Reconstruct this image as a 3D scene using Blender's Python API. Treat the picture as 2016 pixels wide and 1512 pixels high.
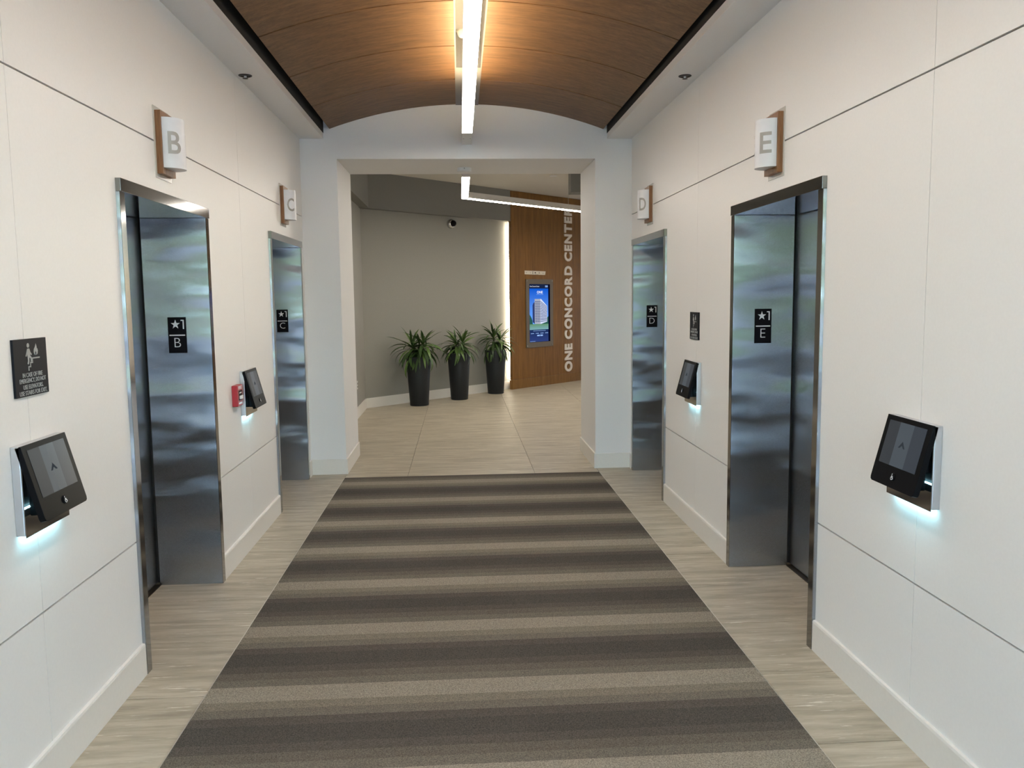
import bpy, bmesh, math, random
from mathutils import Matrix, Vector

# ------------------------------------------------------------------ scene, camera, light
scene = bpy.context.scene
for o in list(bpy.data.objects):
    bpy.data.objects.remove(o)
COL = scene.collection

cam_data = bpy.data.cameras.new('camera')
cam_data.sensor_width = 36.0
cam_data.lens = 1640.0 / 2016.0 * 36.0
cam_data.clip_start = 0.05
cam = bpy.data.objects.new('camera', cam_data)
COL.objects.link(cam)
RC = ((0.99800827, 0.01774411, -0.06053619),
      (-0.06204712, 0.10290741, -0.99275386),
      (-0.01138591, 0.99453266, 0.10380342))
cam.matrix_world = Matrix([[*RC[0], 0.0], [*RC[1], 0.0], [*RC[2], 1.65], [0, 0, 0, 1]])
scene.camera = cam

vs = scene.view_settings
vs.view_transform = 'Standard'
vs.look = 'None'
vs.gamma = 1.0
vs.use_curve_mapping = False
vs.exposure = 0.13

world = bpy.data.worlds.new('world')
scene.world = world
world.use_nodes = True
wn = world.node_tree
sky = wn.nodes.new('ShaderNodeTexSky')
sky.sky_type = 'NISHITA'
sky.sun_disc = False
sky.sun_elevation = math.radians(50)
sky.sun_rotation = math.radians(20)
wn.links.new(sky.outputs[0], wn.nodes['Background'].inputs[0])
wn.nodes['Background'].inputs[1].default_value = 4.0

sun_data = bpy.data.lights.new('sun', 'SUN')
sun_data.energy = 12.0
sun_data.angle = 0.01
sun_data.color = (1.0, 0.95, 0.86)
sun = bpy.data.objects.new('sun', sun_data)
COL.objects.link(sun)
sun.rotation_euler = (math.radians(-40), 0, math.radians(-20))   # from behind the building
sun.location = (0, 10, 20)

LIGHT_DOWN = 33.0      # linear pendant, lower lens
LIGHT_UP = 60.0        # linear pendant, upper lens
LIGHT_LOBBY = 47
random.seed(7)

# ------------------------------------------------------------------ materials
def new_mat(name):
    m = bpy.data.materials.new(name)
    m.use_nodes = True
    return m, m.node_tree, m.node_tree.nodes['Principled BSDF']

def srgb(r, g, b):
    f = lambda c: (c / 255 / 12.92) if c / 255 <= 0.04045 else ((c / 255 + 0.055) / 1.055) ** 2.4
    return (f(r), f(g), f(b), 1.0)

def N(nt, t, **kw):
    n = nt.nodes.new(t)
    for k, v in kw.items():
        setattr(n, k, v)
    return n

def coords(nt, kind='Object', scale=(1, 1, 1), rnd=False):
    tc = N(nt, 'ShaderNodeTexCoord')
    mp = N(nt, 'ShaderNodeMapping')
    mp.inputs['Scale'].default_value = scale
    nt.links.new(tc.outputs[kind], mp.inputs['Vector'])
    if rnd:
        oi = N(nt, 'ShaderNodeObjectInfo')
        mul = N(nt, 'ShaderNodeVectorMath', operation='MULTIPLY_ADD')
        mul.inputs[1].default_value = (0, 0, 0)
        cx = N(nt, 'ShaderNodeCombineXYZ')
        for i, k in enumerate((37.0, 53.0, 71.0)):
            mm = N(nt, 'ShaderNodeMath', operation='MULTIPLY')
            mm.inputs[1].default_value = k
            nt.links.new(oi.outputs['Random'], mm.inputs[0])
            nt.links.new(mm.outputs[0], cx.inputs[i])
        nt.links.new(cx.outputs[0], mp.inputs['Location'])
    return mp.outputs[0]

def noise(nt, vec, scale, detail=4, rough=0.55):
    n = N(nt, 'ShaderNodeTexNoise')
    n.inputs['Scale'].default_value = scale
    n.inputs['Detail'].default_value = detail
    n.inputs['Roughness'].default_value = rough
    nt.links.new(vec, n.inputs['Vector'])
    return n.outputs['Fac']

def ramp(nt, fac, stops, interp='LINEAR'):
    r = N(nt, 'ShaderNodeValToRGB')
    cr = r.color_ramp
    cr.interpolation = interp
    while len(cr.elements) > 1:
        cr.elements.remove(cr.elements[-1])
    cr.elements[0].position = stops[0][0]
    cr.elements[0].color = stops[0][1]
    for p, c in stops[1:]:
        cr.elements.new(p).color = c
    nt.links.new(fac, r.inputs[0])
    return r.outputs[0]

def bump(nt, bsdf, h, strength, dist):
    b = N(nt, 'ShaderNodeBump')
    b.inputs['Strength'].default_value = strength
    b.inputs['Distance'].default_value = dist
    nt.links.new(h, b.inputs['Height'])
    nt.links.new(b.outputs[0], bsdf.inputs['Normal'])

def plain(name, col, rough=0.5, metal=0.0, spec=0.5, var=0.03, grain=60.0, bmp=0.0):
    m, nt, b = new_mat(name)
    v = coords(nt)
    f = noise(nt, v, grain, 3)
    c0 = tuple(max(0, x * (1 - var)) for x in col[:3]) + (1,)
    c1 = tuple(min(1, x * (1 + var)) for x in col[:3]) + (1,)
    nt.links.new(ramp(nt, f, [(0.3, c0), (0.7, c1)]), b.inputs['Base Color'])
    b.inputs['Roughness'].default_value = rough
    b.inputs['Metallic'].default_value = metal
    b.inputs['Specular IOR Level'].default_value = spec
    if bmp:
        bump(nt, b, f, bmp, 0.002)
    return m

def emit(name, col, strength):
    m = bpy.data.materials.new(name)
    m.use_nodes = True
    nt = m.node_tree
    nt.nodes.clear()
    e = N(nt, 'ShaderNodeEmission')
    e.inputs[0].default_value = col
    e.inputs[1].default_value = strength
    o = N(nt, 'ShaderNodeOutputMaterial')
    nt.links.new(e.outputs[0], o.inputs[0])
    return m

def wood(name, dark, mid, light, scale, rough=0.4, rnd=True, spec=0.4):
    m, nt, b = new_mat(name)
    v = coords(nt, scale=scale, rnd=rnd)
    f1 = noise(nt, v, 3.0, 6, 0.62)
    f2 = noise(nt, v, 14.0, 3, 0.6)
    mx = N(nt, 'ShaderNodeMath', operation='MULTIPLY_ADD')
    mx.inputs[1].default_value = 0.45
    nt.links.new(f2, mx.inputs[0])
    s = N(nt, 'ShaderNodeMath', operation='MULTIPLY')
    s.inputs[1].default_value = 0.6
    nt.links.new(f1, s.inputs[0])
    nt.links.new(s.outputs[0], mx.inputs[2])
    nt.links.new(ramp(nt, mx.outputs[0], [(0.36, dark), (0.52, mid), (0.68, light)]), b.inputs['Base Color'])
    b.inputs['Roughness'].default_value = rough
    b.inputs['Specular IOR Level'].default_value = spec
    return m

def steel(name, col, rough, wave, stretch, wscale, aniso=0.0):
    m, nt, b = new_mat(name)
    b.inputs['Metallic'].default_value = 1.0
    if aniso:
        # vertical brush lines: highlights spread sideways
        geo = N(nt, 'ShaderNodeNewGeometry')
        cr = N(nt, 'ShaderNodeVectorMath', operation='CROSS_PRODUCT')
        cr.inputs[1].default_value = (0, 0, 1)
        nt.links.new(geo.outputs['True Normal'], cr.inputs[0])
        ad = N(nt, 'ShaderNodeVectorMath', operation='ADD')
        ad.inputs[1].default_value = (0.002, 0.001, 0)
        nt.links.new(cr.outputs[0], ad.inputs[0])
        nm = N(nt, 'ShaderNodeVectorMath', operation='NORMALIZE')
        nt.links.new(ad.outputs[0], nm.inputs[0])
        nt.links.new(nm.outputs[0], b.inputs['Tangent'])
        b.inputs['Anisotropic'].default_value = aniso
    v = coords(nt, scale=stretch)
    g = noise(nt, v, 220.0, 2)
    rr = N(nt, 'ShaderNodeMapRange')
    rr.inputs['To Min'].default_value = rough * 0.85
    rr.inputs['To Max'].default_value = rough * 1.15
    nt.links.new(g, rr.inputs['Value'])
    nt.links.new(rr.outputs[0], b.inputs['Roughness'])
    b.inputs['Base Color'].default_value = col
    if wave:
        v2 = coords(nt, scale=(0.8, 2.3, 0.8), rnd=True)
        w = noise(nt, v2, wscale, 1.5, 0.4)
        bump(nt, b, w, 1.0, wave)
    return m

M = {}
M['panel'] = plain('wall_panel_paint', (0.83, 0.815, 0.79, 1), 0.42, var=0.012, grain=90, bmp=0.04)
M['white'] = plain('white_drywall', (0.80, 0.79, 0.78, 1), 0.6, var=0.01, grain=80, bmp=0.05)
M['groove'] = plain('groove_shadow', (0.07, 0.065, 0.06, 1), 0.8)
M['base'] = plain('baseboard_paint', (0.76, 0.73, 0.68, 1), 0.4, var=0.015)
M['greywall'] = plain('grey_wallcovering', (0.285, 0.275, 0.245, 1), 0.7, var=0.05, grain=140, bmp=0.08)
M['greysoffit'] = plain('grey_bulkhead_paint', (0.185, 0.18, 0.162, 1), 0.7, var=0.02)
M['lobbyceil'] = plain('lobby_ceiling_paint', (0.62, 0.58, 0.51, 1), 0.7, var=0.01)
M['slot'] = plain('grey_slot_paint', (0.22, 0.225, 0.24, 1), 0.7)
M['steel'] = steel('brushed_stainless', (0.40, 0.41, 0.435, 1), 0.27, 0.021, (40, 1, 40), 2.0, aniso=1.0)
M['steelface'] = steel('brushed_stainless_face', (0.26, 0.255, 0.245, 1), 0.09, 0, (1, 40, 40), 2.0)
M['plate'] = steel('satin_aluminium', (0.62, 0.62, 0.64, 1), 0.3, 0, (40, 40, 1), 2.0)
M['mirror'] = steel('polished_steel', (0.45, 0.45, 0.45, 1), 0.06, 0, (1, 1, 1), 2.0)
M['letter_steel'] = plain('letter_steel', (0.34, 0.325, 0.30, 1), 0.4, metal=0.35)
M['dark'] = plain('shaft_and_shade_black', (0.008, 0.008, 0.009, 1), 0.7)
M['sill'] = plain('bronze_sill', (0.06, 0.045, 0.03, 1), 0.4, metal=0.8)
M['black'] = plain('black_plastic', (0.008, 0.008, 0.009, 1), 0.3, spec=0.03)
M['plaque'] = plain('black_plaque', (0.010, 0.010, 0.013, 1), 0.4, spec=0.05)
M['plaque_fire'] = plain('dark_navy_plaque', (0.014, 0.015, 0.019, 1), 0.4, spec=0.06)
M['print'] = plain('white_print', (0.80, 0.82, 0.85, 1), 0.4)
M['print_grey'] = plain('grey_print', (0.36, 0.36, 0.355, 1), 0.5)
M['red'] = plain('red_alarm_plastic', (0.42, 0.018, 0.03, 1), 0.35)
M['whiteplastic'] = plain('white_plastic', (0.72, 0.72, 0.71, 1), 0.4)
M['pot'] = plain('charcoal_pot', (0.019, 0.021, 0.023, 1), 0.5, spec=0.25, var=0.1)
M['soil'] = plain('potting_soil', (0.02, 0.014, 0.01, 1), 0.95, var=0.5, grain=90, bmp=0.5)
M['stem'] = plain('leaf_stem', (0.10, 0.10, 0.04, 1), 0.6, var=0.2)
M['alu'] = plain('pendant_housing', (0.62, 0.59, 0.55, 1), 0.45)
M['chrome'] = steel('camera_chrome', (0.6, 0.6, 0.6, 1), 0.2, 0, (1, 1, 1), 2)
M['paper'] = plain('taped_paper', (0.62, 0.56, 0.47, 1), 0.8)
M['screenframe'] = plain('bronze_screen_frame', (0.155, 0.13, 0.10, 1), 0.4, metal=0.3)
M['acrylic'] = plain('frosted_backplate', (0.62, 0.59, 0.54, 1), 0.18, spec=0.6)
M['letter_sign'] = plain('brushed_sign_letter', (0.74, 0.68, 0.62, 1), 0.4, metal=0.1)
M['sprinkler'] = plain('dark_bronze_fitting', (0.035, 0.026, 0.022, 1), 0.4, metal=0.7)
M['trim_metal'] = plain('carpet_edge_metal', (0.58, 0.54, 0.46, 1), 0.35, metal=0.6)
M['mullion'] = plain('dark_mullion', (0.03, 0.03, 0.032, 1), 0.4)
M['pavement'] = plain('pavement', (0.55, 0.55, 0.54, 1), 0.8, var=0.08, grain=2)
M['foliage_far'] = plain('tree_foliage', (0.10, 0.20, 0.05, 1), 0.8, var=0.4, grain=2)
M['asphalt'] = plain('asphalt', (0.10, 0.105, 0.11, 1), 0.9, var=0.1, grain=3)

# alabaster-like diffuser
m, nt, b = new_mat('alabaster_acrylic')
f = noise(nt, coords(nt), 9.0, 5)
nt.links.new(ramp(nt, f, [(0.3, (0.72, 0.72, 0.74, 1)), (0.7, (0.82, 0.82, 0.83, 1))]), b.inputs['Base Color'])
b.inputs['Roughness'].default_value = 0.35
b.inputs['Subsurface Weight'].default_value = 0.25
b.inputs['Subsurface Radius'].default_value = (0.02, 0.02, 0.02)
M['alabaster'] = m

M['wood_ceiling'] = wood('teak_ceiling', (0.092, 0.047, 0.021, 1), (0.155, 0.084, 0.039, 1), (0.225, 0.127, 0.060, 1), (0.45, 9, 9), 0.5)
M['wood_feature'] = wood('teak_feature_wall', (0.115, 0.048, 0.008, 1), (0.18, 0.080, 0.014, 1), (0.24, 0.115, 0.024, 1), (9, 9, 0.35), 0.38, rnd=False)
M['wood_base'] = wood('teak_base_strip', (0.14, 0.062, 0.012, 1), (0.19, 0.09, 0.018, 1), (0.24, 0.12, 0.028, 1), (9, 9, 0.6), 0.38, rnd=False)
M['wood_sconce'] = wood('teak_sconce', (0.15, 0.065, 0.024, 1), (0.235, 0.105, 0.04, 1), (0.31, 0.15, 0.062, 1), (26, 1.6, 26), 0.4)

# stone tile, streaks along x
m, nt, b = new_mat('stone_tile')
v = coords(nt, scale=(1.1, 9.0, 1), rnd=True)
f1 = noise(nt, v, 2.2, 8, 0.66)
v2 = coords(nt, scale=(2.6, 26.0, 1), rnd=True)
f2 = noise(nt, v2, 1.6, 6, 0.7)
base = ramp(nt, f1, [(0.32, srgb(150, 140, 121)), (0.5, srgb(174, 164, 144)), (0.68, srgb(194, 185, 166))])
vein = ramp(nt, f2, [(0.60, (0, 0, 0, 1)), (0.68, (1, 1, 1, 1))])
mix = N(nt, 'ShaderNodeMix', data_type='RGBA')
nt.links.new(vein, mix.inputs[0])
nt.links.new(base, mix.inputs[6])
mix.inputs[7].default_value = srgb(220, 214, 199)
nt.links.new(mix.outputs[2], b.inputs['Base Color'])
b.inputs['Roughness'].default_value = 0.42
b.inputs['Specular IOR Level'].default_value = 0.4
M['tile'] = m
M['grout'] = plain('grout', (0.13, 0.115, 0.095, 1), 0.9)

# striped carpet: ten-unit repeat across the corridor
m, nt, b = new_mat('striped_carpet')
tc = N(nt, 'ShaderNodeTexCoord')
sep = N(nt, 'ShaderNodeSeparateXYZ')
nt.links.new(tc.outputs['Object'], sep.inputs[0])
sub = N(nt, 'ShaderNodeMath', operation='SUBTRACT')
sub.inputs[0].default_value = 3.467 + 0.665 * 20
nt.links.new(sep.outputs[1], sub.inputs[1])
dv = N(nt, 'ShaderNodeMath', operation='DIVIDE')
dv.inputs[1].default_value = 0.665
nt.links.new(sub.outputs[0], dv.inputs[0])
fr = N(nt, 'ShaderNodeMath', operation='FRACT')
nt.links.new(dv.outputs[0], fr.inputs[0])
BR, M1, M2, MD = srgb(144, 137, 124), srgb(125, 118, 106), srgb(112, 106, 96), srgb(102, 96, 87)
DS, DK = srgb(89, 84, 78), srgb(81, 77, 72)
stripes = ramp(nt, fr.outputs[0], [(0.0, BR), (0.2, M1), (0.3, M2), (0.4, DS), (0.5, DK), (0.7, DS), (0.8, MD), (0.9, M2)], 'CONSTANT')
sp = noise(nt, coords(nt), 210.0, 3, 0.7)
spm = ramp(nt, sp, [(0.32, (0.5, 0.5, 0.5, 1)), (0.68, (1.5, 1.48, 1.44, 1))])
bl = noise(nt, coords(nt), 1.3, 3)
blm = ramp(nt, bl, [(0.3, (0.93, 0.93, 0.93, 1)), (0.7, (1.06, 1.06, 1.06, 1))])
mu = N(nt, 'ShaderNodeMix', data_type='RGBA', blend_type='MULTIPLY')
mu.inputs[0].default_value = 1
nt.links.new(stripes, mu.inputs[6])
nt.links.new(spm, mu.inputs[7])
mu2 = N(nt, 'ShaderNodeMix', data_type='RGBA', blend_type='MULTIPLY')
mu2.inputs[0].default_value = 1
nt.links.new(mu.outputs[2], mu2.inputs[6])
nt.links.new(blm, mu2.inputs[7])
nt.links.new(mu2.outputs[2], b.inputs['Base Color'])
b.inputs['Roughness'].default_value = 0.95
b.inputs['Specular IOR Level'].default_value = 0.1
bump(nt, b, sp, 0.5, 0.004)
M['carpet'] = m

# leaf: green with a paler midrib, variation per leaf
m, nt, b = new_mat('dracaena_leaf')
oi = N(nt, 'ShaderNodeObjectInfo')
nt.links.new(ramp(nt, oi.outputs['Random'], [(0.0, (0.030, 0.058, 0.018, 1)), (0.6, (0.050, 0.100, 0.026, 1)), (1.0, (0.13, 0.22, 0.05, 1))]), b.inputs['Base Color'])
b.inputs['Roughness'].default_value = 0.38
M['leaf'] = m

# glass pane: clear with a fresnel sheen
m = bpy.data.materials.new('storefront_glass')
m.use_nodes = True
nt = m.node_tree
nt.nodes.clear()
tr = N(nt, 'ShaderNodeBsdfTransparent')
tr.inputs[0].default_value = (0.90, 0.94, 0.94, 1)
gl = N(nt, 'ShaderNodeBsdfGlossy')
gl.inputs['Roughness'].default_value = 0.01
fre = N(nt, 'ShaderNodeFresnel')
mxs = N(nt, 'ShaderNodeMixShader')
om = N(nt, 'ShaderNodeOutputMaterial')
nt.links.new(fre.outputs[0], mxs.inputs[0])
nt.links.new(tr.outputs[0], mxs.inputs[1])
nt.links.new(gl.outputs[0], mxs.inputs[2])
nt.links.new(mxs.outputs[0], om.inputs[0])
M['glass'] = m

# dark touch screen with faint lighter centre band
m, nt, b = new_mat('touch_screen')
tc = N(nt, 'ShaderNodeTexCoord')
sep = N(nt, 'ShaderNodeSeparateXYZ')
nt.links.new(tc.outputs['Object'], sep.inputs[0])
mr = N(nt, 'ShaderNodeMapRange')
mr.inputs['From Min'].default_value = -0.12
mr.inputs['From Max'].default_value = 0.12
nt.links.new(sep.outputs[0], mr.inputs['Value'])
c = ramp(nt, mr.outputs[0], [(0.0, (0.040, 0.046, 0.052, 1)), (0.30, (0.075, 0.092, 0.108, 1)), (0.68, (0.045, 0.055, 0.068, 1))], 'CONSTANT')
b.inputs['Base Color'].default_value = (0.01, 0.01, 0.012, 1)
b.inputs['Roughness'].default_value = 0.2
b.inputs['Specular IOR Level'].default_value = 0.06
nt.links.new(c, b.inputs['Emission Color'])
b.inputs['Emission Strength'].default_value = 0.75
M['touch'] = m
M['touch_arrow'] = emit('screen_arrow', (0.035, 0.042, 0.05, 1), 0.9)

M['lens_down'] = emit('pendant_lens', (1.0, 0.95, 0.885, 1), LIGHT_DOWN)
M['lens_up'] = emit('pendant_uplight', (1.0, 0.72, 0.38, 1), LIGHT_UP)
M['lens_lobby'] = emit('lobby_lens', (1.0, 0.92, 0.82, 1), LIGHT_LOBBY)
M['cove'] = emit('cove_strip', (1.0, 0.90, 0.70, 1), 34.0)
M['led'] = emit('kiosk_led', (0.42, 0.86, 1.0, 1), 26.0)
M['downlight'] = emit('downlight_lens', (1.0, 0.9, 0.75, 1), 6.0)

# ------------------------------------------------------------------ mesh helpers
class MB:
    def __init__(s):
        s.v, s.f = [], []
    def add(s, vs, fs):
        o = len(s.v)
        s.v += [tuple(p) for p in vs]
        s.f += [tuple(i + o for i in f) for f in fs]
        return s
    def box(s, x0, x1, y0, y1, z0, z1):
        return s.add([(x0, y0, z0), (x1, y0, z0), (x1, y1, z0), (x0, y1, z0), (x0, y0, z1), (x1, y0, z1), (x1, y1, z1), (x0, y1, z1)],
                     [(0, 3, 2, 1), (4, 5, 6, 7), (0, 1, 5, 4), (1, 2, 6, 5), (2, 3, 7, 6), (3, 0, 4, 7)])
    def prism(s, pts, d0, d1, place=lambda a, b, c: (a, b, c)):
        """polygon pts (a, b) counter-clockwise, extruded in c"""
        n = len(pts)
        vs = [place(a, b, d0) for a, b in pts] + [place(a, b, d1) for a, b in pts]
        fs = [tuple(range(n - 1, -1, -1)), tuple(range(n, 2 * n))]
        fs += [(i, (i + 1) % n, n + (i + 1) % n, n + i) for i in range(n)]
        return s.add(vs, fs)
    def lathe(s, prof, n=24, place=lambda a, b, c: (a, b, c)):
        """prof: (r, h) list; axis = third local axis"""
        vs = []
        for r, h in prof:
            for i in range(n):
                t = 2 * math.pi * i / n
                vs.append(place(r * math.cos(t), r * math.sin(t), h))
        fs = []
        for j in range(len(prof) - 1):
            for i in range(n):
                k = (i + 1) % n
                fs.append((j * n + i, j * n + k, (j + 1) * n + k, (j + 1) * n + i))
        fs.append(tuple(range(n - 1, -1, -1)))
        fs.append(tuple((len(prof) - 1) * n + i for i in range(n)))
        return s.add(vs, fs)
    def tube(s, p, q, r, n=8):
        p, q = Vector(p), Vector(q)
        d = (q - p).normalized()
        a = d.orthogonal().normalized()
        c = d.cross(a)
        vs = [tuple(w + (a * math.cos(t) + c * math.sin(t)) * r) for w in (p, q) for t in [2 * math.pi * i / n for i in range(n)]]
        fs = [(i, (i + 1) % n, n + (i + 1) % n, n + i) for i in range(n)] + [tuple(range(n - 1, -1, -1)), tuple(range(n, 2 * n))]
        return s.add(vs, fs)
    def mesh(s, name, mat, bevel=0.0, smooth=False, seg=2):
        me = bpy.data.meshes.new(name)
        me.from_pydata(s.v, [], s.f)
        me.validate()
        bm = bmesh.new()
        bm.from_mesh(me)
        bmesh.ops.recalc_face_normals(bm, faces=bm.faces)
        if bevel:
            es = [e for e in bm.edges if len(e.link_faces) == 2 and e.calc_face_angle(0) > 0.6]
            bmesh.ops.bevel(bm, geom=es, offset=bevel, segments=seg, affect='EDGES', profile=0.6)
        bm.to_mesh(me)
        bm.free()
        if smooth:
            for p in me.polygons:
                p.use_smooth = True
            me.set_sharp_from_angle(angle=math.radians(40))
        me.materials.append(mat)
        return me
    def build(s, name, mat, parent=None, bevel=0.0, smooth=False, seg=2):
        return link(name, s.mesh(name, mat, bevel, smooth, seg), parent)

def link(name, data, parent=None):
    o = bpy.data.objects.new(name, data)
    COL.objects.link(o)
    if parent is not None:
        o.parent = parent
    return o

def tag(o, label=None, cat=None, group=None, kind=None):
    if label: o['label'] = label
    if cat: o['category'] = cat
    if group: o['group'] = group
    if kind: o['kind'] = kind
    return o

def thing(name, label, cat, mat=None, group=None):
    o = link(name, None)
    if mat is not None:
        o.matrix_world = mat
    return tag(o, label, cat, group)

def struct(o, label=None):
    o['kind'] = 'structure'
    if label: o['label'] = label
    return o

def frame(origin, right, out):
    r, w = Vector(right).normalized(), Vector(out).normalized()
    u = Vector((0, 0, 1))
    m = Matrix.Identity(4)
    for i in range(3):
        m[i][0], m[i][1], m[i][2], m[i][3] = r[i], u[i], w[i], origin[i]
    return m

XL, XR = -1.43, 1.62
def on_left(y, z):  return frame((XL, y, z), (0, 1, 0), (1, 0, 0))
def on_right(y, z): return frame((XR, y, z), (0, -1, 0), (-1, 0, 0))
def facing(x, y, z): return frame((x, y, z), (1, 0, 0), (0, -1, 0))      # seen looking along +y
S2 = math.sqrt(2)
def wood_pt(u, n, z=0.0): return ((u + n) / S2, (u - n) / S2, z)          # 45 degree lobby frame
def on_wood(u, z, n=-9.832): return frame(wood_pt(u, n, z), (1, 1, 0), (1, -1, 0))

_txt = {}
def text_geo(body, bold=0.0, spacing=1.0, slices=0):
    key = (body, bold, spacing, slices)
    if key in _txt: return _txt[key]
    cu = bpy.data.curves.new('lettering', 'FONT')
    cu.body = body
    cu.size = 1.0
    cu.offset = bold
    cu.space_character = spacing
    cu.resolution_u = 4
    cu.fill_mode = 'FRONT'
    o = bpy.data.objects.new('lettering', cu)
    COL.objects.link(o)
    dg = bpy.context.evaluated_depsgraph_get()
    me = bpy.data.meshes.new_from_object(o.evaluated_get(dg))
    bm = bmesh.new()
    bm.from_mesh(me)
    bmesh.ops.remove_doubles(bm, verts=bm.verts, dist=1e-5)
    if slices:                                   # cut into strips so the letter can follow a curve
        x0, x1 = min(v.co.x for v in bm.verts), max(v.co.x for v in bm.verts)
        for i in range(1, slices):
            bmesh.ops.bisect_plane(bm, geom=bm.verts[:] + bm.edges[:] + bm.faces[:], plane_co=(x0 + (x1 - x0) * i / slices, 0, 0), plane_no=(1, 0, 0))
    ext = bmesh.ops.extrude_face_region(bm, geom=list(bm.faces))
    for v in [g for g in ext['geom'] if isinstance(g, bmesh.types.BMVert)]:
        v.co.z += 1.0
    bm.to_mesh(me)
    bm.free()
    vs = [tuple(v.co) for v in me.vertices]
    fs = [tuple(p.vertices) for p in me.polygons]
    bpy.data.objects.remove(o)
    bpy.data.curves.remove(cu)
    bpy.data.meshes.remove(me)
    _txt[key] = (vs, fs)
    return _txt[key]

def add_text(mb, body, cx, cy, w, h, c0, c1, bold=0.0, spacing=1.0, place=None, slices=0):
    """lettering fitted into w x h around (cx, cy), thickness c0..c1"""
    vs, fs = text_geo(body, bold, spacing, slices)
    xs, ys = [v[0] for v in vs], [v[1] for v in vs]
    x0, x1, y0, y1 = min(xs), max(xs), min(ys), max(ys)
    sy = h / (y1 - y0)
    sx = sy if w is None else w / (x1 - x0)
    out = []
    for v in vs:
        a = cx + (v[0] - (x0 + x1) / 2) * sx
        b_ = cy + (v[1] - (y0 + y1) / 2) * sy
        c_ = c0 + (c1 - c0) * v[2]
        out.append(place(a, b_, c_) if place else (a, b_, c_))
    mb.add(out, fs)

def disc(cx, cy, r, n=20):
    return [(cx + r * math.cos(2 * math.pi * i / n), cy + r * math.sin(2 * math.pi * i / n)) for i in range(n)]

# ------------------------------------------------------------------ layout numbers
ELEV_L = [(3.645, 4.885), (6.44, 7.68)]        # lift entrances on the left wall (y range)
ELEV_R = [(3.640, 4.890), (6.49, 7.745)]
HEAD = 2.166
JOINTS = [-2.825, 0.0, 2.825, 5.65]
ROWS = [0.0, 0.603, 2.405, 3.10]
Y0, YE, YB = -1.0, 7.85, 8.80                  # corridor start, end wall front, end wall back
CB = 0.45                                       # wall build-up depth

# ------------------------------------------------------------------ floor
mb = MB()
mb.box(-6, 8, -7.2, 20, -0.20, -0.006)
floor = struct(mb.build('floor', M['grout']), 'pale stone tiled floor around the carpet')
TILE = {}
def tile(x0, x1, y0, y1):
    g = 0.0019
    key = (round(x1 - x0, 4), round(y1 - y0, 4))
    if key not in TILE:
        w, d = key[0] / 2 - g, key[1] / 2 - g
        TILE[key] = MB().box(-w, w, -d, d, -0.006, 0.0).mesh('tile', M['tile'])
    o = link('tile', TILE[key], floor)
    o.location = ((x0 + x1) / 2, (y0 + y1) / 2, 0)
TY = [2.84 + 0.57 * k for k in range(-2, 26)]
CX0, CX1, CYE = -1.09, 1.278, 7.65
for a, c in zip(TY, TY[1:]):
    if a < CYE:
        tile(-1.835, CX0 - 0.006, a, c)
        tile(CX1 + 0.006, 2.025, a, c)
    if a >= CYE - 0.01:
        for x0 in (-1.705, -0.515, 0.675, 1.865, 3.055):
            if x0 > 1.8 and a > 17: continue
            tile(x0, x0 + 1.19, a, c)
# strip between the carpet end and the first full lobby row
k = next(y for y in TY if y > CYE)
for x0, x1 in ((CX0 - 0.006, -0.515), (-0.515, 0.675), (0.675, CX1 + 0.006)):
    tile(x0, x1, CYE + 0.006, k)
far = MB().box(-6, 8, -7.2, TY[0], -0.006, -0.0005)
o = far.build('tile_field', M['tile'], floor); o['kind'] = 'stuff'

carpet = MB().box(CX0, CX1, 0.3, CYE, -0.0055, 0.006).build('carpet', M['carpet'])
tag(carpet, 'taupe and charcoal striped carpet runner down the middle of the corridor', 'carpet')
for i, (x0, x1, y0, y1) in enumerate(((CX0 - 0.005, CX0, 0.3, CYE + 0.005), (CX1, CX1 + 0.005, 0.3, CYE + 0.005))):
    struct(MB().box(x0, x1, y0, y1, -0.0055, 0.005).build('trim_%d' % (i + 1), M['trim_metal']), 'thin metal edging strip beside the striped carpet')

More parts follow.
